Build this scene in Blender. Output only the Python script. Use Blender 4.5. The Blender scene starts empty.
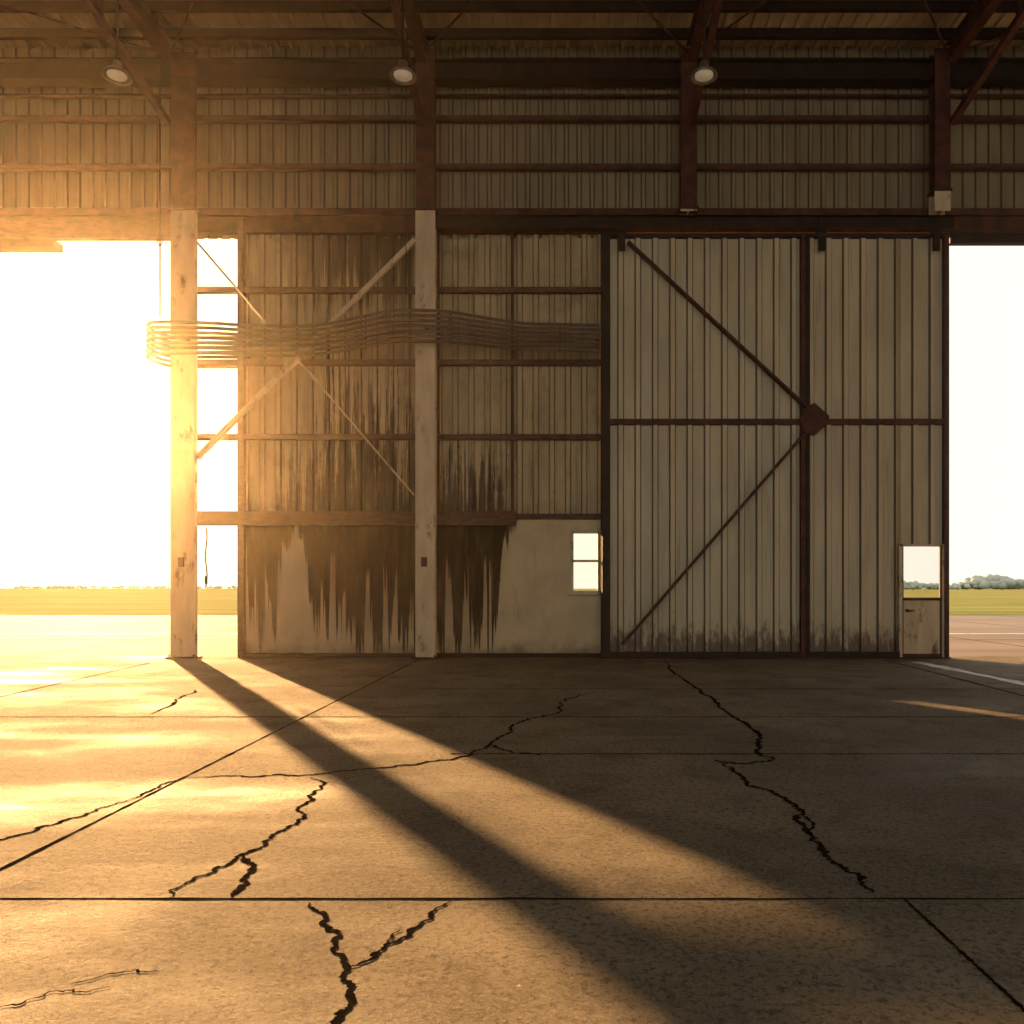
import bpy, math, random
from mathutils import Vector, Matrix
random.seed(7)
F=800.0; S=46.0; D=F/S; H=1.5; VX=560.0; HY=588.0
def X(px,y=0.0): return (px-VX)*(D+y)/F
def Z(py,y=0.0): return H+(HY-py)*(D+y)/F
def G(px,py):
    d=F*H/(py-HY); return Vector(((px-VX)*d/F, d-D, 0.0))

# ---------------------------------------------------------------- nodes
def mat_new(name):
    m=bpy.data.materials.new(name); m.use_nodes=True
    nt=m.node_tree; nt.nodes.clear()
    out=nt.nodes.new('ShaderNodeOutputMaterial')
    b=nt.nodes.new('ShaderNodeBsdfPrincipled')
    nt.links.new(b.outputs[0],out.inputs[0])
    return m,nt,b,out
class N:
    def __init__(s,nt):
        s.nt=nt
        s.pos=nt.nodes.new('ShaderNodeNewGeometry').outputs['Position']
    def link(s,a,b): s.nt.links.new(a,b)
    def put(s,sock,v):
        if isinstance(v,bpy.types.NodeSocket): s.link(v,sock)
        else: sock.default_value=v
    def math(s,op,a,b=0.0,c=None,clamp=False):
        n=s.nt.nodes.new('ShaderNodeMath'); n.operation=op; n.use_clamp=clamp
        s.put(n.inputs[0],a); s.put(n.inputs[1],b)
        if c is not None: s.put(n.inputs[2],c)
        return n.outputs[0]
    def scale(s,v):
        n=s.nt.nodes.new('ShaderNodeMapping'); n.inputs['Scale'].default_value=v
        s.link(s.pos,n.inputs[0]); return n.outputs[0]
    def noise(s,scale,det=4,rough=.55,vec=None,dist=0.0):
        n=s.nt.nodes.new('ShaderNodeTexNoise'); n.inputs['Scale'].default_value=scale
        n.inputs['Detail'].default_value=det; n.inputs['Roughness'].default_value=rough
        n.inputs['Distortion'].default_value=dist
        s.link(vec if vec is not None else s.pos,n.inputs['Vector']); return n.outputs[0]
    def xyz(s):
        n=s.nt.nodes.new('ShaderNodeSeparateXYZ'); s.link(s.pos,n.inputs[0]); return n.outputs
    def ramp(s,v,stops,interp='LINEAR'):
        n=s.nt.nodes.new('ShaderNodeValToRGB'); n.color_ramp.interpolation=interp
        e=n.color_ramp.elements
        while len(e)<len(stops): e.new(0.5)
        for i,(p,c) in enumerate(stops):
            e[i].position=p
            if not isinstance(c,(tuple,list)): c=(c,c,c)
            e[i].color=(c[0],c[1],c[2],1)
        s.link(v,n.inputs[0]); return n.outputs[0]
    def smooth(s,v,a,b):
        n=s.nt.nodes.new('ShaderNodeMapRange'); n.interpolation_type='SMOOTHSTEP'
        s.put(n.inputs[0],v); n.inputs[1].default_value=a; n.inputs[2].default_value=b
        return n.outputs[0]
    def mix(s,f,a,b,mode='MIX'):
        n=s.nt.nodes.new('ShaderNodeMix'); n.data_type='RGBA'; n.blend_type=mode
        s.put(n.inputs[0],f)
        for sock,v in ((n.inputs[6],a),(n.inputs[7],b)):
            if isinstance(v,(tuple,list)): sock.default_value=(v[0],v[1],v[2],1)
            else: s.link(v,sock)
        return n.outputs[2]
    def bump(s,h,strength,dist,bsdf):
        n=s.nt.nodes.new('ShaderNodeBump'); n.inputs['Strength'].default_value=strength
        n.inputs['Distance'].default_value=dist
        s.link(h,n.inputs['Height']); s.link(n.outputs[0],bsdf.inputs['Normal'])
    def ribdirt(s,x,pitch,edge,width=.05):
        # dark lines painted at the rib edges in place of their shading
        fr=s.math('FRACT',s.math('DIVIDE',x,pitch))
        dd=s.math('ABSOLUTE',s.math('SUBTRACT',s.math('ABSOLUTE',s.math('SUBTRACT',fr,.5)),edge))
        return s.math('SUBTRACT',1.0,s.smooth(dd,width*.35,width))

def simple(name,c1,c2,scale=3,rough=.7,stretch=(1,1,1),metal=0,bump=0.0,rust=0.0,spec=.5):
    m,nt,b,o=mat_new(name); n=N(nt)
    v=n.scale(stretch)
    f=n.smooth(n.noise(scale,6,.6,v),.35,.65)
    c=n.mix(f,c1,c2)
    if rust>0:
        r=n.smooth(n.noise(2.3,8,.7,n.scale((1,1,.5))),.62-rust*.15,.72-rust*.1)
        c=n.mix(r,c,(.12,.045,.02))
    n.link(c,b.inputs['Base Color'])
    b.inputs['Roughness'].default_value=rough; b.inputs['Metallic'].default_value=metal
    b.inputs['Specular IOR Level'].default_value=spec
    if bump: n.bump(n.noise(scale*12,4,.6),bump,.01,b)
    return m

M={}
M['steel']=simple('rust_brown_steel',(.098,.034,.023),(.044,.018,.013),4,.6,bump=.2,spec=.22)
M['darksteel']=simple('dark_steel',(.028,.018,.014),(.014,.009,.007),4,.6,spec=.22)
M['girt']=simple('girt_steel',(.11,.056,.038),(.055,.030,.021),5,.65,(1,1,3),spec=.22)
M['cream']=simple('chipped_cream_paint',(.60,.50,.35),(.46,.38,.26),2,.5,(2,2,.5),bump=.1,rust=.5)
M['conduit']=simple('conduit_metal',(.12,.08,.05),(.07,.048,.03),6,.5,metal=0,spec=.4)
M['joint']=simple('crack_dirt',(.010,.008,.006),(.018,.014,.010),8,1.0,spec=0.0)
M['deck']=simple('roof_deck',(.60,.54,.42),(.46,.41,.31),1.5,.6,(1,.4,1))
M['white']=simple('worn_white_paint',(.75,.74,.7),(.45,.43,.4),3,.7)
M['lampmetal']=simple('lamp_reflector',(.28,.24,.18),(.18,.15,.12),6,.35,metal=.6)
M['rubber']=simple('black_rubber',(.02,.02,.02),(.03,.03,.03),6,.8)

m,nt,b,o=mat_new('upper_cladding'); n=N(nt); x,y,z=n.xyz()
c=n.mix(n.smooth(n.noise(.8,4,.6,n.scale((2,1,.6))),.35,.65),(.27,.215,.13),(.20,.16,.10))
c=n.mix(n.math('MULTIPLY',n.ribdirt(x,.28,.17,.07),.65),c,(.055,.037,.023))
n.link(c,b.inputs['Base Color']); b.inputs['Roughness'].default_value=.5
M['upper']=m
# glass
m,nt,b,o=mat_new('window_glass'); nt.nodes.remove(b)
t=nt.nodes.new('ShaderNodeBsdfTransparent'); g=nt.nodes.new('ShaderNodeBsdfGlossy'); g.inputs['Roughness'].default_value=.1
t.inputs[0].default_value=(.95,.95,.92,1)
mx=nt.nodes.new('ShaderNodeMixShader'); mx.inputs[0].default_value=.04
nt.links.new(t.outputs[0],mx.inputs[1]); nt.links.new(g.outputs[0],mx.inputs[2]); nt.links.new(mx.outputs[0],o.inputs[0])
M['glass']=m
m,nt,b,o=mat_new('frosted_lens'); n=N(nt)
b.inputs['Base Color'].default_value=(.75,.66,.48,1); b.inputs['Roughness'].default_value=.3
b.inputs['Emission Color'].default_value=(1,.85,.6,1); b.inputs['Emission Strength'].default_value=.12
M['lens']=m

ZB=Z(515); ZT=Z(220); XA=X(243); XB=X(604)
def up(px): return (px-243)/(604-243)
# plaster wall with oil drips
m,nt,b,o=mat_new('stained_plaster'); n=N(nt); x,y,z=n.xyz()
u=n.math('DIVIDE',n.math('SUBTRACT',x,XA),XB-XA)
t=n.math('DIVIDE',n.math('SUBTRACT',ZB,z),ZB)
env=n.ramp(u,[(0,.55),(up(252),.8),(up(262),1.0),(up(270),.7),(up(277),1.0),(up(286),.24),(up(304),.2),(up(316),1.0),(up(328),.8),(up(340),.95),(up(362),1.0),(up(385),1.0),(up(412),1.0),(up(440),1.0),(up(468),1.0),(up(482),.9),(up(493),1.0),(up(502),.4),(up(515),.14),(up(519),0),(1,0)])
sx=n.scale((1,0,.01))
n1=n.smooth(n.noise(5.2,2,.5,sx),.40,.55)
n2=n.smooth(n.noise(13,3,.6,sx),.38,.60)
Ld=n.math('MULTIPLY',env,n.math('ADD',n.math('ADD',n.math('MULTIPLY',n1,.50),n.math('MULTIPLY',n2,.30)),.32))
wob=n.math('MULTIPLY',n.math('SUBTRACT',n.noise(8,4),.5),.10)
dm=n.smooth(n.math('ADD',n.math('SUBTRACT',Ld,t),wob),-.02,.06)
halo=n.smooth(n.math('SUBTRACT',env,t),-.1,.5)
dm=n.math('MULTIPLY',dm,n.math('ADD',.62,n.math('MULTIPLY',n.noise(9,5,.7,n.scale((1,1,.15))),.65),clamp=True),clamp=True)
base=n.mix(n.smooth(n.noise(1.3,4,.6),.35,.7),(.62,.52,.35),(.50,.41,.27))
base=n.mix(n.math('MULTIPLY',halo,n.math('ADD',.25,n.math('MULTIPLY',n.noise(5,5,.7,n.scale((1,1,.3))),.75))),base,(.17,.10,.052))
base=n.mix(n.math('MULTIPLY',n.smooth(n.noise(6,5,.7,n.scale((1,1,.2))),.56,.74),.35),base,(.18,.12,.07))
low=n.math('MULTIPLY',n.smooth(n.math('ADD',t,n.math('MULTIPLY',n.noise(3,5),.25)),.98,1.16),.75)
base=n.mix(low,base,(.10,.07,.045))
n.link(n.mix(dm,base,(.016,.008,.0045)),b.inputs['Base Color'])
b.inputs['Roughness'].default_value=.85; b.inputs['Specular IOR Level'].default_value=.15
n.bump(n.noise(22,5,.6),.25,.01,b)
M['plaster']=m
# cladding of the lower wall, oil soaked streaks going up
m,nt,b,o=mat_new('stained_cladding'); n=N(nt); x,y,z=n.xyz()
u=n.math('DIVIDE',n.math('SUBTRACT',x,XA),XB-XA)
t=n.math('DIVIDE',n.math('SUBTRACT',z,ZB),ZT-ZB)
env=n.ramp(u,[(0,.04),(up(275),.10),(up(285),.2),(up(315),.32),(up(325),.65),(up(345),.6),(up(365),.48),(up(400),.52),(up(414),.38),(up(440),.30),(up(480),.28),(up(500),.22),(up(512),.05),(1,0)])
n1=n.smooth(n.noise(11,5,.8,n.scale((1,0,.03))),.38,.60)
Lh=n.math('MULTIPLY',env,n.math('ADD',n.math('MULTIPLY',n1,1.0),.16))
dm=n.smooth(n.math('ADD',n.math('SUBTRACT',Lh,t),n.math('MULTIPLY',n.math('SUBTRACT',n.noise(6,4),.5),.12)),-.03,.14)
dm=n.math('MULTIPLY',dm,n.math('ADD',.50,n.math('MULTIPLY',n.noise(14,5,.75,n.scale((1,1,.08))),.8),clamp=True),clamp=True)
tb=n.smooth(n.math('ADD',t,n.math('MULTIPLY',n.noise(10,5,.8,n.scale((1,0,.03))),1.0)),1.15,1.34)
envt=n.ramp(u,[(0,0),(up(275),.0),(up(298),.5),(up(340),1),(up(410),1),(up(418),.2),(up(440),0),(1,0)])
tb=n.math('MULTIPLY',n.math('MULTIPLY',tb,envt),.92)
base=n.mix(n.smooth(n.noise(.8,4,.6,n.scale((2,1,.5))),.35,.65),(.48,.385,.235),(.37,.295,.18))
base=n.mix(n.math('MULTIPLY',n.smooth(n.noise(9,5,.7,n.scale((1,1,.05))),.52,.72),.65),base,(.15,.085,.04))
base=n.mix(n.math('MULTIPLY',n.smooth(n.noise(1.1,5,.7),.50,.68),.4),base,(.17,.10,.05))
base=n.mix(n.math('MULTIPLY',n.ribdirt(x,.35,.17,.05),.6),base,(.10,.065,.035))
c=n.mix(n.math('MULTIPLY',dm,.97),base,(.016,.008,.0045)); c=n.mix(tb,c,(.03,.017,.01))
n.link(c,b.inputs['Base Color']); b.inputs['Roughness'].default_value=.6; b.inputs['Specular IOR Level'].default_value=.3
M['clad']=m
# door cladding
m,nt,b,o=mat_new('weathered_door_cladding'); n=N(nt); x,y,z=n.xyz()
base=n.mix(n.smooth(n.noise(.8,4,.6,n.scale((2,1,.5))),.35,.65),(.56,.49,.34),(.45,.39,.265))
base=n.mix(n.math('MULTIPLY',n.smooth(n.noise(9,5,.7,n.scale((1,1,.04))),.53,.73),.5),base,(.17,.12,.07))
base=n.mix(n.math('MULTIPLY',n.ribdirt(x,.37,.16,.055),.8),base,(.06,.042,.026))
rm=n.smooth(n.math('ADD',n.math('MULTIPLY',z,-.40),n.noise(3.5,6,.75,n.scale((1.6,1,.5)))),.18,.42)
base=n.mix(n.math('MULTIPLY',rm,.85),base,(.065,.03,.015))
n.link(base,b.inputs['Base Color']); b.inputs['Roughness'].default_value=.5
M['doorclad']=m
# hangar floor
m,nt,b,o=mat_new('old_concrete_floor'); n=N(nt)
a1=n.smooth(n.noise(.45,7,.62,dist=.4),.34,.66)
c=n.mix(a1,(.47,.405,.305),(.29,.25,.19))
c=n.mix(n.math('MULTIPLY',n.smooth(n.noise(1.7,9,.78),.48,.64),.6),c,(.13,.105,.08))
c=n.mix(n.math('MULTIPLY',n.smooth(n.noise(26,6,.8),.51,.57),.75),c,(.08,.065,.05))
c=n.mix(n.math('MULTIPLY',n.smooth(n.noise(48,4,.8),.54,.60),.65),c,(.60,.53,.42))
c=n.mix(n.math('MULTIPLY',n.smooth(n.noise(1.3,5,.6,n.scale((.3,1.6,1))),.58,.72),.35),c,(.54,.48,.38))
n.link(c,b.inputs['Base Color'])
r=n.ramp(n.noise(.55,6,.6,n.scale((.5,1.3,1))),[(0,.95),(.45,.88),(.58,.72),(.68,.5),(1,.45)])
n.link(r,b.inputs['Roughness']); b.inputs['Specular IOR Level'].default_value=.16
hh=n.math('ADD',n.smooth(n.noise(17,7,.85),.36,.64),n.math('MULTIPLY',n.noise(3.0,5,.65),1.5))
n.bump(hh,1.0,.045,b)
M['floor']=m
m,nt,b,o=mat_new('apron_concrete'); n=N(nt)
c=n.mix(n.smooth(n.noise(.35,6,.6,n.scale((.25,1.2,1))),.3,.7),(.25,.21,.185),(.165,.14,.125))
n.link(c,b.inputs['Base Color']); b.inputs['Roughness'].default_value=.9; b.inputs['Specular IOR Level'].default_value=.1
M['apron']=m
m,nt,b,o=mat_new('grass'); n=N(nt)
c=n.mix(n.smooth(n.noise(.12,8,.65,n.scale((.25,1,1))),.3,.7),(.17,.20,.07),(.30,.28,.11))
n.link(c,b.inputs['Base Color']); b.inputs['Roughness'].default_value=1; b.inputs['Specular IOR Level'].default_value=0
n.bump(n.noise(5,6,.7),1,.1,b)
M['grass']=m
M['foliage']=simple('hazy_foliage',(.46,.50,.46),(.38,.42,.39),.2,1,spec=0)  # pale grey-green: distance haze put into the leaf colour

# ---------------------------------------------------------------- mesh building
class B:
    def __init__(s,name,mats,parent=None,bevel=0.0,smooth=False):
        s.name=name; s.mats=mats; s.v=[]; s.f=[]; s.mi=[]; s.parent=parent; s.bevel=bevel; s.sm=smooth
    def add(s,vs,fs,mi=0):
        o=len(s.v); s.v+= [tuple(v) for v in vs]; s.f+=[tuple(i+o for i in f) for f in fs]; s.mi+=[mi]*len(fs)
    def box(s,x0,x1,y0,y1,z0,z1,mi=0):
        x0,x1=sorted((x0,x1)); y0,y1=sorted((y0,y1)); z0,z1=sorted((z0,z1))
        vs=[(x,y,z) for x in (x0,x1) for y in (y0,y1) for z in (z0,z1)]
        s.add(vs,[(0,1,3,2),(4,6,7,5),(0,4,5,1),(2,3,7,6),(0,2,6,4),(1,5,7,3)],mi)
    def beam(s,p0,p1,w,h,mi=0,up=(0,0,1)):
        p0=Vector(p0);p1=Vector(p1);d=(p1-p0).normalized();up=Vector(up)
        if abs(d.dot(up))>.98: up=Vector((0,1,0))
        a=d.cross(up).normalized();c=a.cross(d).normalized()
        vs=[p+a*sa*w/2+c*sc*h/2 for p in (p0,p1) for sa in(-1,1) for sc in (-1,1)]
        s.add(vs,[(0,1,3,2),(4,6,7,5),(0,4,5,1),(2,3,7,6),(0,2,6,4),(1,5,7,3)],mi)
    def ibeam(s,p0,p1,w,h,t=.03,mi=0,up=(0,0,1)):
        p0=Vector(p0);p1=Vector(p1);d=(p1-p0).normalized();u=Vector(up)
        a=d.cross(u).normalized();c=a.cross(d).normalized()
        s.beam(p0+c*(h/2-t/2),p1+c*(h/2-t/2),w,t,mi,up); s.beam(p0-c*(h/2-t/2),p1-c*(h/2-t/2),w,t,mi,up)
        s.beam(p0,p1,t,h-2*t,mi,up)
    def cyl(s,p0,p1,r0,r1=None,n=12,mi=0,cap=True):
        r1=r0 if r1 is None else r1
        p0=Vector(p0);p1=Vector(p1);d=(p1-p0).normalized();u=Vector((0,0,1)) if abs(d.z)<.9 else Vector((1,0,0))
        a=d.cross(u).normalized();c=a.cross(d)
        vs=[];
        for p,r in((p0,r0),(p1,r1)):
            for i in range(n):
                th=2*math.pi*i/n; vs.append(p+a*math.cos(th)*r+c*math.sin(th)*r)
        fs=[(i,(i+1)%n,n+(i+1)%n,n+i) for i in range(n)]
        if cap: fs+=[tuple(range(n))[::-1],tuple(range(n,2*n))]
        s.add(vs,fs,mi)
    def tube(s,pts,r,n=8,mi=0):
        pts=[Vector(p) for p in pts]; vs=[];L=len(pts)
        for k,p in enumerate(pts):
            d=(pts[min(k+1,L-1)]-pts[max(k-1,0)]).normalized()
            u=Vector((0,0,1)) if abs(d.z)<.9 else Vector((0,1,0))
            a=d.cross(u).normalized();c=a.cross(d)
            for i in range(n):
                th=2*math.pi*i/n; vs.append(p+a*math.cos(th)*r+c*math.sin(th)*r)
        fs=[(k*n+i,k*n+(i+1)%n,(k+1)*n+(i+1)%n,(k+1)*n+i) for k in range(L-1) for i in range(n)]
        fs+=[tuple(range(n))[::-1],tuple(range((L-1)*n,L*n))]
        s.add(vs,fs,mi)
    def ribs(s,x0,x1,z0,z1,y,pitch,depth,top=.28,slope=.1,mi=0,sign=-1):
        prof=[(x0,y)]; k=math.floor(x0/pitch)*pitch
        while k<x1:
            for dx,dy in((.5-top/2-slope,0),(.5-top/2,1),(.5+top/2,1),(.5+top/2+slope,0)):
                xx=k+dx*pitch
                if x0<xx<x1: prof.append((xx,y+sign*depth*dy))
            k+=pitch
        prof.append((x1,y))
        vs=[(a,b,z0) for a,b in prof]+[(a,b,z1) for a,b in prof]; L=len(prof)
        s.add(vs,[(i,i+1,L+i+1,L+i) for i in range(L-1)],mi)
    def build(s):
        me=bpy.data.meshes.new(s.name); me.from_pydata(s.v,[],s.f)
        for m in s.mats: me.materials.append(M[m])
        for p,i in zip(me.polygons,s.mi): p.material_index=i; p.use_smooth=s.sm
        me.update()
        ob=bpy.data.objects.new(s.name,me); bpy.context.collection.objects.link(ob)
        if s.parent: ob.parent=s.parent
        if s.bevel:
            md=ob.modifiers.new('bevel','BEVEL'); md.width=s.bevel; md.segments=2; md.limit_method='ANGLE'
        return ob
def empty(name):
    e=bpy.data.objects.new(name,None); bpy.context.collection.objects.link(e); e.empty_display_size=.2; return e

XL,XR,YB=-20.0,20.0,-30.0
# ---------------------------------------------------------------- ground
b_=B('floor',['floor']); b_.box(XL,XR,YB,0.25,-.3,0); floor=b_.build()
b_=B('concrete_apron',['apron','joint','white']); b_.box(-90,90,.25,27,-.3,-.015)
for yy in (6,12,18): b_.box(-90,90,yy,yy+.05,-.015,-.012,1)
for xx in range(-84,90,6): b_.box(xx,xx+.05,.25,27,-.015,-.012,1)
b_.box(-90,90,9,9.25,-.015,-.011,2)
b_.build()
b_=B('grass_field',['grass'])
nx,ny=60,40
vs=[];fs=[]
for j in range(ny+1):
    yy=27+ (j/ny)**2.5*1900
    for i in range(nx+1):
        xx=-1500+3000*i/nx
        vs.append((xx,yy,-.02+(0 if j==0 else random.uniform(-.04,.08))))
for j in range(ny):
    for i in range(nx):
        a=j*(nx+1)+i; fs.append((a,a+1,a+nx+2,a+nx+1))
b_.add(vs,fs); b_.build()

# joints and cracks (children of floor)
def jag(pts,amp,depth=6):
    pts=[Vector(p) for p in pts]
    out=[pts[0]]
    for a,c in zip(pts,pts[1:]):
        seg=[a,c]; am=min(amp,(c-a).length*.17)
        for _ in range(depth):
            if (seg[1]-seg[0]).length<.02: break
            ns=[seg[0]]
            for p,q in zip(seg,seg[1:]):
                d=q-p; nrm=Vector((-d.y,d.x,0)).normalized()
                ns+= [(p+q)/2+nrm*random.uniform(-am,am), q]
            seg=ns; am*=.64
        out+=seg[1:]
    return out
def ribbon(bd,pts,w,z=.003,vary=.6,taper=True):
    L=len(pts); vs=[]; wv=1.0
    for k,p in enumerate(pts):
        d=(pts[min(k+1,L-1)]-pts[max(k-1,0)]).normalized(); nr=Vector((-d.y,d.x,0))
        wv=.6*wv+.4*random.uniform(1-vary,1+vary)
        ww=w*wv*random.uniform(.6,1.4)*.5
        if taper: ww*=min(1,.25+min(k,L-1-k)/(L*.12+1))
        vs+= [p+nr*ww+Vector((0,0,z)),p-nr*ww+Vector((0,0,z))]
    bd.add(vs,[(2*k,2*k+1,2*k+3,2*k+2) for k in range(L-1)])
jb=B('expansion_joints',['joint'],floor)
def joint(p,q,w):
    p=Vector(p);q=Vector(q);n_=140
    pts=[p.lerp(q,i/n_)+Vector((0,random.uniform(-.003,.003),0)) for i in range(n_+1)]
    ribbon(jb,pts,w,.002,.5,False)
yj1=G(0,899).y; yj2=G(0,754).y; yj3=G(0,717).y; yj4=G(0,689).y
joint((-14,yj1,0),(14,yj1,0),.020)
joint((G(450,756).x,yj2,0),(14,yj2,0),.030)
joint((-16,yj3,0),(16,yj3,0),.034)
joint((G(420,689).x,yj4,0),(16,yj4,0),.032)
def jl(a,c,w=.02,ext=0):
    p=G(*a);q=G(*c); d=(q-p)
    joint(p,q+d*ext,w)
jl((418,660),(0,870),.030,.3)
jl((905,900),(1024,1010),.018,.6)
jl((885,660),(1024,696),.05,1)
jl((150,663),(0,697),.05,1)
jb.build()
cb=B('cracks',['joint'],floor)
def crack(px,w,amp=.08,depth=6):
    ribbon(cb,jag([G(*p) for p in px],amp,depth),w)
crack([(310,777),(318,790),(300,812),(285,830),(240,855),(215,868),(170,898)],.025)
crack([(240,855),(252,870),(245,885),(232,898)],.034)
crack([(308,903),(325,915),(335,940),(348,965),(352,985),(354,1000),(335,1024),(325,1060)],.023,.05)
crack([(452,902),(420,925),(385,945),(365,962),(348,968)],.021,.05)
crack([(595,692),(565,700),(560,712),(520,722),(490,745),(450,760),(380,768),(310,775),(185,778)],.034)
crack([(490,745),(512,752),(540,756)],.032)
crack([(663,660),(690,684),(720,708),(760,735),(757,752),(775,760)],.045)
crack([(715,760),(740,775),(775,795),(800,815),(820,850),(860,880),(873,893)],.036)
crack([(715,760),(745,764),(775,760)],.034)
crack([(800,815),(814,824),(810,836)],.022)
crack([(-40,852),(0,840),(60,822),(130,800)],.026)
crack([(130,800),(160,786),(185,778)],.02)
crack([(-60,1022),(0,1008),(60,992),(110,988)],.010,.03)
crack([(70,985),(110,974),(160,972)],.009,.03)
crack([(150,715),(175,700),(195,690)],.04)
crack([(385,945),(392,935),(404,930)],.012,.03)
cb.build()
pb=B('painted_line',['white'],floor)
ribbon(pb,[G(915,662).lerp(G(1040,687),i/20) for i in range(21)],.24,.004,.15,False); pb.build()

# ---------------------------------------------------------------- wall_back
wall=empty('wall_back')
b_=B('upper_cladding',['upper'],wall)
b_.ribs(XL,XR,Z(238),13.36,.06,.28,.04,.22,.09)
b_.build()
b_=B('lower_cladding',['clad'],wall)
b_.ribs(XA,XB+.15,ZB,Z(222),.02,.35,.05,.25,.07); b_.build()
wx0,wx1,wz0,wz1=X(571),X(599),Z(592),Z(531)
XB2=XB+.12
b_=B('plaster_base',['plaster'],wall)
b_.box(XA,wx0,-.06,.16,0,ZB); b_.box(wx1,XB2,-.06,.16,0,ZB); b_.box(wx0,wx1,-.06,.16,0,wz0); b_.box(wx0,wx1,-.06,.16,wz1,ZB)
b_.build()
b_=B('girts',['girt','steel','darksteel'],wall,bevel=.006)
for py,h in ((98,.05),(121,.12),(169,.12)):
    z=Z(py); b_.box(XL,XR,-.12,.0,z-h/2,z+h/2,0)
    b_.box(XL,XR,-.16,-.12,z-h/2-.02,z-h/2+.02,1)
# header beam across the opening
b_.box(XL,XR,-.14,.05,Z(218),Z(211),1)
b_.box(XL,X(195),-.10,.05,Z(240),Z(219),0)
b_.box(X(948),XR,-.10,.05,Z(245),Z(219),2)
b_.box(X(195),XR,-.12,.0,Z(235),Z(219),1)
b_.box(XL,X(55,-.4),-.45,-.12,Z(247,-.4),Z(240,-.4),1)
for py,h in ((292,.12),(364,.12),(438,.12)):
    z=Z(py); b_.box(X(195),XB,-.15,-.03,z-h/2,z+h/2,0)
z=Z(519); b_.box(X(195),X(516),-.22,-.04,z-.15,z+.15,0)
z=Z(517); b_.box(X(516),XB,-.14,-.0,z-.06,z+.06,0)
b_.box(X(241),X(247),-.2,.18,0,Z(222),0)     # jamb
b_.box(X(511),X(514),-.12,-.03,ZB,Z(222),0)
b_.box(X(437),X(440),-.12,-.03,ZB,Z(222),0)
b_.box(XA,XB,-.10,-.06,0,.09,2)
b_.box(X(600.5),X(604),-.24,-.06,0,Z(236),2)
b_.build()
# eave beam
b_=B('eave_beam',['darksteel'],wall)
b_.ibeam((XL,-.25,Z(71,-.3)),(XR,-.25,Z(71,-.3)),.3,.45); b_.build()

# window_1
b_=B('window_1',['cream','glass'],bevel=.004)
fw=.055
b_.box(wx0-.02,wx0+fw,-.09,.05,wz0,wz1);b_.box(wx1-fw*.6,wx1,-.09,.05,wz0,wz1)
b_.box(wx0,wx1,-.09,.05,wz1-fw,wz1+.02);b_.box(wx0-.08,wx1,-.16,.05,wz0-.06,wz0+.03)
zm=Z(561);b_.box(wx0,wx1,-.06,.04,zm-.025,zm+.025)
b_.box(wx0+.02,wx1-.02,.0,.008,wz0+.02,wz1-.02,1)
b_.build()

# side walls
for nm,x in (('wall_left',XL),('wall_right',XR)):
    b_=B(nm,['upper','girt'])
    L=[];k=YB
    while k<0.0:
        for dx,dy in((0,0),(.1,1),(.25,1),(.35,0)):
            L.append((x+(-1 if x>0 else 1)*.05*dy,min(k+dx,0.0)))
        k+=.7
    vs=[(a,c,0) for a,c in L]+[(a,c,13.2) for a,c in L];n_=len(L)
    b_.add(vs,[(i,i+1,n_+i+1,n_+i) for i in range(n_-1)])
    sg=-1 if x>0 else 1
    for zz in (3,6,9,12): b_.box(x+sg*.06,x+sg*.2,YB,-.3,zz-.07,zz+.07,1)
    b_.build()

# ---------------------------------------------------------------- ceiling
ceil=empty('ceiling')
b_=B('roof_deck',['deck'],ceil)
L=[];k=XL
while k<XR:
    for dx,dy in((0,0),(.03,1),(.10,1),(.13,0)): L.append((k+dx,13.3-.045*dy))
    k+=.30
L.append((XR,13.3)); n_=len(L)
vs=[(a,.1,c) for a,c in L]+[(a,YB,c) for a,c in L]
b_.add(vs,[(i,i+1,n_+i+1,n_+i) for i in range(n_-1)]); b_.build()
b_=B('purlins',['darksteel'],ceil)
yy=-.58
while yy>YB:
    b_.box(XL,XR,yy-.025,yy+.025,13.08,13.25); b_.box(XL,XR,yy-.025,yy+.07,13.06,13.08)
    yy-=.8
b_.build()
cols=[X(180),X(426),X(688),X(940)]
b_=B('roof_bracing',['steel'],ceil)
edges=[XL]+cols+[XR]
for a,c in zip(edges,edges[1:]):
    for k in range(4):
        y0=-.4-k*7; b_.cyl((a,y0,12.85),(c,y0-7,12.85),.022,n=8); b_.cyl((c,y0,12.80),(a,y0-7,12.80),.022,n=8)
b_.build()

# frames: rafter + knee brace
for i,cx in enumerate(cols):
    b_=B('roof_rafter',['steel'],bevel=.004)
    b_.ibeam((cx,-.45,12.80),(cx,YB,12.80),.22,.42)
    z0=Z(124,-.5)
    b_.beam((cx,-.55,z0),(cx,-8,12.6),.13,.13)
    for yy in (-3,-6): 
        zz=z0+( -yy-.55)/7.45*(12.6-z0); b_.beam((cx,yy,zz),(cx,yy,12.6),.08,.08)
    b_.build()

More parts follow.
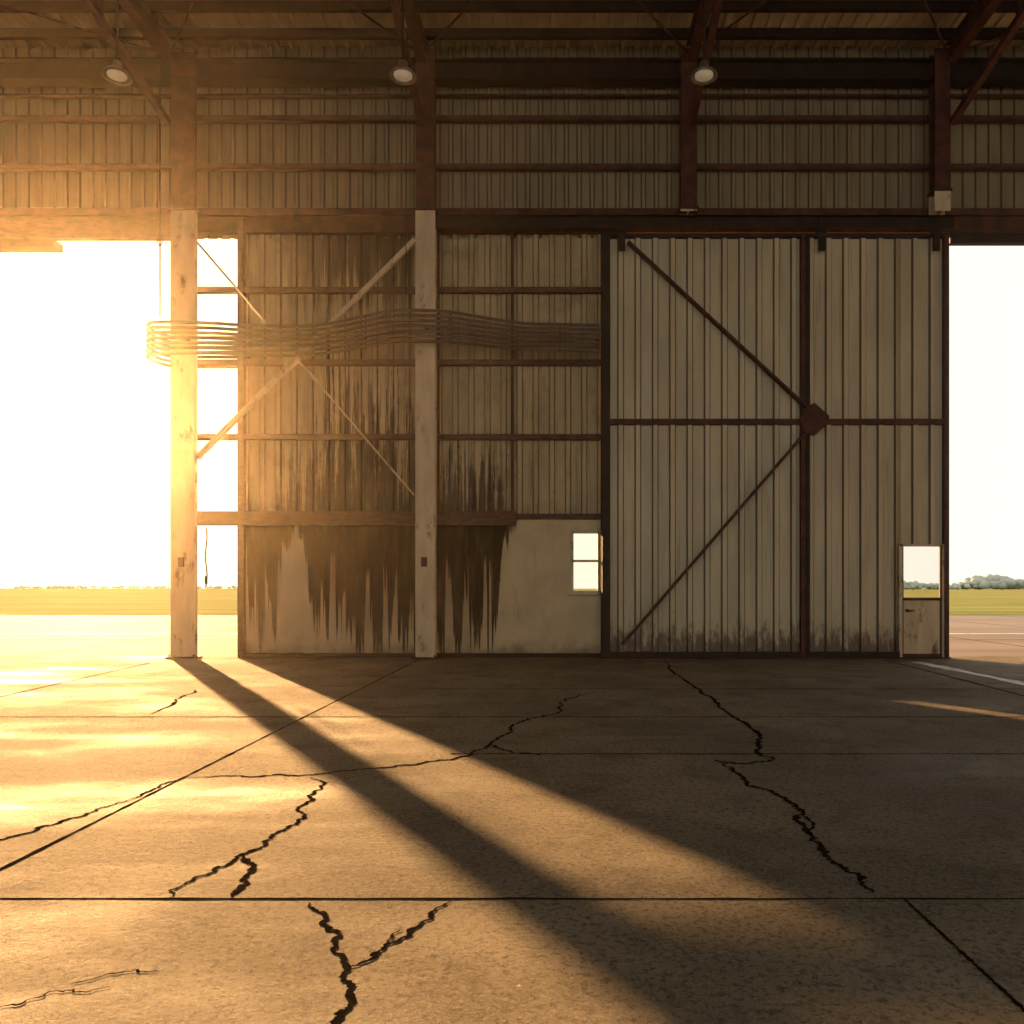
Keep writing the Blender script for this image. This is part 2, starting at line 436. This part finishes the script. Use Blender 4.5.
def hcol(name,cx,w,y0,y1,zl,zm,zh,full=True):
    b_=B(name,['cream','steel','girt'],bevel=.006)
    t=.03
    for (a,c,mi,ww) in ((zl,zm,0,w),(zm,zh,1,w*.95)):
        b_.box(cx-ww/2,cx+ww/2,y0,y0+t,a,c,mi); b_.box(cx-ww/2,cx+ww/2,y1-t,y1,a,c,mi); b_.box(cx-.02,cx+.02,y0+t,y1-t,a,c,mi)
    b_.box(cx-w*.60,cx+w*.60,y0-.02,y1,zm-.03,zm+.03,1)
    if full:
        b_.box(cx-w*.65,cx+w*.65,y0-.08,y1+.05,0.0,.04,1)
        for sx in(-1,1):
            b_.cyl((cx+sx*w*.5,y0-.05,.04),(cx+sx*w*.5,y0-.05,.09),.022,n=6,mi=1)
        for zz in (1.2,2.6,4.4,6.2,7.8): b_.box(cx-w*.46,cx+w*.46,y0+t,y1-t,zz,zz+.02,0)
        b_.box(cx-.08,cx+.04,y0-.05,y0,1.95,2.15,2)
    return b_.build()
hcol('steel_column',X(182.5,-.38),.52,-.38,-.24,0,Z(209,-.38),12.9)
hcol('steel_column',X(426,-.4),.42,-.50,-.26,0,Z(209,-.5),12.9)
hcol('steel_column',X(688,-.4),.34,-.52,-.24,9.46,Z(208,-.5),12.9,False)
hcol('steel_column',X(940,-.4),.34,-.52,-.24,9.46,Z(190,-.5),12.9,False)

# ---------------------------------------------------------------- bracing in lower wall
b_=B('diagonal_pipe_brace',['cream','steel'],smooth=False)
yb=-.42
p0=(X(197,yb),yb,Z(458,yb));p1=(X(415,yb),yb,Z(240,yb))
b_.beam(p0,p1,.09,.10)
pm=Vector(p0).lerp(Vector(p1),.44); b_.beam(pm-Vector((.12,.03,.12)),pm+Vector((.12,-.03,.12)),.03,.22,0)
b_.build()
b_=B('tension_cable',['cream'],smooth=True)
yb=-.50
b_.cyl((X(196,yb),yb,Z(241,yb)),(X(414,yb),yb,Z(495,yb)),.020,n=8)
q=Vector((X(192,yb),yb,Z(237,yb))).lerp(Vector((X(416,yb),yb,Z(497,yb))),.55); d=Vector((224,0,-260)).normalized()
b_.cyl(q-d*.2,q+d*.2,.035,n=8); b_.build()

# ---------------------------------------------------------------- conduit bundle
def cat(pts,n=8):
    P=[pts[0]]+pts+[pts[-1]];out=[]
    for i in range(1,len(P)-2):
        a,b2,c,d=P[i-1:i+3]
        for k in range(n):
            t=k/n; out.append(tuple(.5*((2*b2[j])+(-a[j]+c[j])*t+(2*a[j]-5*b2[j]+4*c[j]-d[j])*t*t+(-a[j]+3*b2[j]-3*c[j]+d[j])*t**3) for j in range(3)))
    out.append(pts[-1]); return out
b_=B('conduit_bundle',['conduit','steel'],smooth=True)
yc=-.72
ctrl=[(600,338.5,26),(560,337,25),(520,336,26),(480,331,28),(450,327,30),(425,326,31),(395,326,31),(365,331,30),(330,338,29),(295,341,29),(250,340,29),(210,338,30),(168,337.5,31)]
NR=7
for k in range(NR):
    f=(k-(NR-1)/2)/(NR-1)
    pts=[(X(px,yc),yc,Z(py+f*h,yc)) for px,py,h in ctrl]
    pts=cat(pts,6)
    zc=pts[-1][2]; xe=X(157,yc); R=.52
    for a in range(1,13):
        th=math.pi*a/12; pts.append((xe-math.sin(th)*R*.72,(yc+R)-math.cos(th)*R,zc))
    pts.append((X(241,.3),yc+2*R,zc))
    b_.tube(pts,.034,8)
for px,py,h in ctrl[1::3]:
    b_.box(X(px,yc)-.02,X(px,yc)+.02,yc+.04,yc+.065,Z(py+h/2+2,yc),Z(py-h/2-2,yc),0)
for cxp,py,ye in ((182,337,-.385),(426,326,-.505),(598,338,-.2)):
    b_.box(X(cxp,yc)-.03,X(cxp,yc)+.03,yc,ye,Z(py,yc)-.03,Z(py,yc)+.03,1)
b_.build()
b_=B('hanger_rod',['darksteel'],smooth=True)
xr=X(160,yc); b_.cyl((xr,yc,Z(316,yc)),(xr,yc,12.9),.016,n=8)
b_.tube([(xr+.05*math.cos(a),yc,Z(240,yc)+.12*math.sin(a)) for a in [i*math.pi/6 for i in range(13)]],.012,6)
b_.build()
b_=B('hanger_rod',['darksteel'],smooth=True)
xr=X(406,yc); b_.cyl((xr,yc,Z(307,yc)),(xr,yc,12.9),.010,n=8); b_.build()
b_=B('hanging_rope',['rubber'],smooth=True)
b_.tube([(X(209)+.02*math.sin(i),-.14,Z(528)-i*.13) for i in range(11)],.018,6)
b_.cyl((X(209),-.14,Z(584)),(X(209),-.14,Z(576)),.035,n=8); b_.build()

# ---------------------------------------------------------------- sliding doors
yd=-.33
def door(name,pxa,pxb,hole=None):
    root=empty(name)
    xa,xb=X(pxa,yd),X(pxb,yd); zt=Z(236,yd); zm=Z(422,yd)
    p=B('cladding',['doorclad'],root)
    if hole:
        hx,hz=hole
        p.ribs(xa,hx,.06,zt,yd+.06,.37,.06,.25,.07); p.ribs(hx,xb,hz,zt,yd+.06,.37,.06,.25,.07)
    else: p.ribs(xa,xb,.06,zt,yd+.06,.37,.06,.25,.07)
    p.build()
    f=B('frame',['steel','darksteel'],root,bevel=.005)
    return root,f,xa,xb,zt,zm
root,f,xa,xb,zt,zm=door('sliding_hangar_door',603,805)
f.box(xa-.02,xa+.15,yd-.06,yd+.1,.03,zt+.05,1); f.box(xb-.10,xb,yd-.06,yd+.1,.03,zt)
f.box(xa,xb,yd-.05,yd+.08,zm-.06,zm+.06); f.box(xa,xb,yd-.05,yd+.08,zt-.04,zt+.04,1); f.box(xa,xb,yd-.05,yd+.1,.03,.14,1)
yq=yd-.09
gx,gz=X(815,yq),Z(419,yq)
f.beam((X(628,yq),yq,Z(242,yq)),(X(806,yq),yq,Z(407,yq)),.05,.15,0,(0,1,0))
f.beam((X(806,yq),yq,Z(432,yq)),(X(622,yq),yq,Z(645,yq)),.05,.15,0,(0,1,0))
f.build()
HX,HZ=X(899,yd),Z(545,yd)
root2,f,xa,xb,zt,zm=door('sliding_hangar_door',805.5,948,(HX,HZ))
f.box(xa,xa+.08,yd-.06,yd+.1,.03,zt,1); f.box(xb-.1,xb,yd-.06,yd+.1,.03,zt)
f.box(xa,xb,yd-.05,yd+.08,zm-.06,zm+.06); f.box(xa,xb,yd-.05,yd+.08,zt-.04,zt+.04,1); f.box(xa,HX,yd-.05,yd+.1,.03,.14,1)
# gusset plate
pg=[(-.33,.0),(-.18,.26),(-.02,.33),(.12,.2),(.28,.06),(.28,-.1),(.1,-.24),(-.04,-.36),(-.2,-.28)]
y0=yq-.05;n_=len(pg)
vs=[(gx+a,y0,gz+c) for a,c in pg]+[(gx+a,y0+.03,gz+c) for a,c in pg]
f.add(vs,[tuple(range(n_)),tuple(range(n_,2*n_))[::-1]]+[(i,(i+1)%n_,n_+(i+1)%n_,n_+i) for i in range(n_)])
for a,c in ((-.15,.1),(-.15,-.1),(.05,.1),(.05,-.1),(.18,0)): f.cyl((gx+a,y0-.02,gz+c),(gx+a,y0,gz+c),.025,n=6)
f.build()
# personnel door in leaf
b_=B('door_1',['doorclad','steel','glass','cream'],bevel=.004)
dx0,dx1=HX,xb-.1; dt=HZ; zb=Z(599,yd)
fr=.06
b_.box(dx0-.015,dx0+fr,yd-.04,yd+.08,.025,dt+.02,3);b_.box(dx1-fr*.7,dx1+.01,yd-.04,yd+.08,.025,dt,3);b_.box(dx0,dx1,yd-.04,yd+.08,dt-.03,dt+.02,3)
b_.box(dx0+fr,dx1-.04,yd-.04,yd+.04,zb-.03,zb+.03,1)
b_.box(dx0+fr,dx1-.04,yd-.01,yd+.03,.06,zb-.03,3); b_.box(dx0+fr,dx1-.04,yd-.03,yd+.04,.025,.10,1)
b_.box(dx0+fr,dx0+fr+.03,yd-.02,yd+.03,.06,dt,1);b_.box(dx1-.08,dx1-.04,yd-.02,yd+.03,.06,dt,1)
b_.box(dx0+fr,dx1-.04,yd,yd+.008,zb+.03,dt-.03,2)
b_.cyl((dx0+.16,yd-.1,1.02),(dx0+.16,yd-.01,1.02),.03,n=10,mi=1); b_.box(dx0+.14,dx0+.28,yd-.12,yd-.09,1.005,1.035,1)
b_.build().parent=root2
# track and trolleys
b_=B('door_track',['darksteel','steel'],bevel=.005)
b_.box(X(438),X(952,yd),yd+.0,yd+.08,Z(222,yd),Z(217,yd)); b_.box(X(438),X(952,yd),yd-.1,yd-.07,Z(230,yd),Z(217,yd)); b_.box(X(438),X(952,yd),yd-.1,yd+.08,Z(219.5,yd),Z(217,yd))
for px in (622,822,937):
    x=X(px,-.5)
    b_.box(x-.07,x+.07,-.50,-.44,Z(250,-.5),Z(217,-.5)); b_.box(x-.11,x+.11,-.47,-.43,Z(236,-.5),Z(224,-.5))
    b_.cyl((x,-.56,Z(230,-.5)),(x,-.5,Z(230,-.5)),.06,n=12)
b_.build()
b_=B('floor_guide_rail',['darksteel']); b_.box(X(600,yd),X(950,yd),yd-.05,yd+.08,0,.022); b_.build()

# ---------------------------------------------------------------- lamps
for px in (117,403,704):
    b_=B('high_bay_lamp',['lampmetal','lens','darksteel'],smooth=True)
    y=-3.4; x=X(px,y); z=Z(77,y); sc_=.78
    prof=[(.05,.34),(.10,.33),(.11,.24),(.14,.18),(.22,.12),(.28,.05),(.31,0.0),(.28,.01),(.26,.05)]
    n_=28; vs=[(x+r*sc_*math.cos(2*math.pi*i/n_),y+r*sc_*math.sin(2*math.pi*i/n_),z+h*sc_) for r,h in prof for i in range(n_)]
    fs=[(k*n_+i,k*n_+(i+1)%n_,(k+1)*n_+(i+1)%n_,(k+1)*n_+i) for k in range(len(prof)-1) for i in range(n_)]
    b_.add(vs,fs,0)
    b_.cyl((x,y,z+.015),(x,y,z+.04),.16,n=28,mi=1)
    b_.cyl((x,y,z+.26),(x,y,13.05),.022,n=10,mi=2)
    b_.build()

# ---------------------------------------------------------------- distant trees
import bmesh
bm=bmesh.new(); bmesh.ops.create_icosphere(bm,subdivisions=2,radius=1)
bm.verts.ensure_lookup_table()
TV=[v.co.copy() for v in bm.verts]; TF=[tuple(v.index for v in f.verts) for f in bm.faces]; bm.free()
def trees(name,x0,x1,yy,n,hmin,hmax,prof=None):
    b_=B(name,['foliage'],smooth=True)
    for i in range(n):
        x=random.uniform(x0,x1); h=random.uniform(hmin,hmax)
        if prof: h*=prof(x)
        for k in range(5):
            r=h*random.uniform(.2,.34)
            c=Vector((x+random.uniform(-h*.5,h*.5),yy+random.uniform(-6,6),max(r+.15,h*random.uniform(.3,.75))))
            b_.add([c+Vector((v.x*1.3*r,v.y*r,v.z*r))+Vector((random.uniform(-.1,.1)*r,0,random.uniform(-.1,.1)*r)) for v in TV],TF)
        b_.cyl((x,yy,.12),(x,yy,h*.5),.15,n=5)
    b_.build()
trees('distant_treeline',-900,-150,1300,200,3,6)
trees('distant_treeline',200,700,700,420,5,8,lambda x:1.0+.9*math.exp(-((x-385)/16)**2)+.2*math.sin(x*.05))

# ---------------------------------------------------------------- scatter volume added to imitate lens bloom near the sun
m=bpy.data.materials.new('bloom_haze'); m.use_nodes=True; nt=m.node_tree; nt.nodes.clear()
o=nt.nodes.new('ShaderNodeOutputMaterial'); v=nt.nodes.new('ShaderNodeVolumeScatter')
v.inputs['Color'].default_value=(1,.84,.58,1); v.inputs['Density'].default_value=.00105; v.inputs['Anisotropy'].default_value=.89
nt.links.new(v.outputs[0],o.inputs['Volume']); M['bloom']=m
b_=B('bloom_haze',['bloom']); b_.box(XL-.3,XR+.3,YB-.5,.32,-.35,13.5); b_.build()

# ---------------------------------------------------------------- light
az=math.radians(31); el=math.radians(10.3)
dirv=Vector((math.sin(az)*math.cos(el),-math.cos(az)*math.cos(el),-math.sin(el)))
ld=bpy.data.lights.new('sun','SUN'); ld.energy=26; ld.angle=math.radians(1.0); ld.color=(1,.53,.20)
sun=bpy.data.objects.new('sun',ld); bpy.context.collection.objects.link(sun)
sun.rotation_euler=dirv.to_track_quat('-Z','Y').to_euler(); sun.location=(-30,40,15)

w=bpy.data.worlds.new('World'); bpy.context.scene.world=w; w.use_nodes=True
nt=w.node_tree; nt.nodes.clear()
wo=nt.nodes.new('ShaderNodeOutputWorld'); bg=nt.nodes.new('ShaderNodeBackground')
tc=nt.nodes.new('ShaderNodeTexCoord'); dp=nt.nodes.new('ShaderNodeVectorMath'); dp.operation='DOT_PRODUCT'
nt.links.new(tc.outputs['Generated'],dp.inputs[0]); dp.inputs[1].default_value=tuple(-dirv)
mr=nt.nodes.new('ShaderNodeMapRange'); mr.inputs[1].default_value=-1; nt.links.new(dp.outputs['Value'],mr.inputs[0])
cr=nt.nodes.new('ShaderNodeValToRGB'); nt.links.new(mr.outputs[0],cr.inputs[0])
st=[(0,(.165,.155,.13)),(.45,(.17,.162,.14)),(.62,(.175,.170,.155)),(.72,(.175,.168,.153)),(.9,(.20,.178,.142)),(1,(.26,.22,.15))]
e=cr.color_ramp.elements
while len(e)<len(st): e.new(.5)
for i,(p,c) in enumerate(st): e[i].position=p; e[i].color=(*c,1)
nt.links.new(cr.outputs[0],bg.inputs[0]); bg.inputs[1].default_value=7.4
nt.links.new(bg.outputs[0],wo.inputs[0])

cd=bpy.data.cameras.new('camera'); cam=bpy.data.objects.new('camera',cd); bpy.context.collection.objects.link(cam)
cam.location=(0,-D,H); cam.rotation_euler=(math.radians(90),0,0)
cd.sensor_width=36; cd.lens=36*F/1024; cd.shift_x=(512-VX)/1024; cd.shift_y=(HY-512)/1024; cd.clip_end=5000
bpy.context.scene.camera=cam
sc=bpy.context.scene
sc.view_settings.view_transform='Standard'
sc.view_settings.look='None'
sc.view_settings.exposure=-0.2
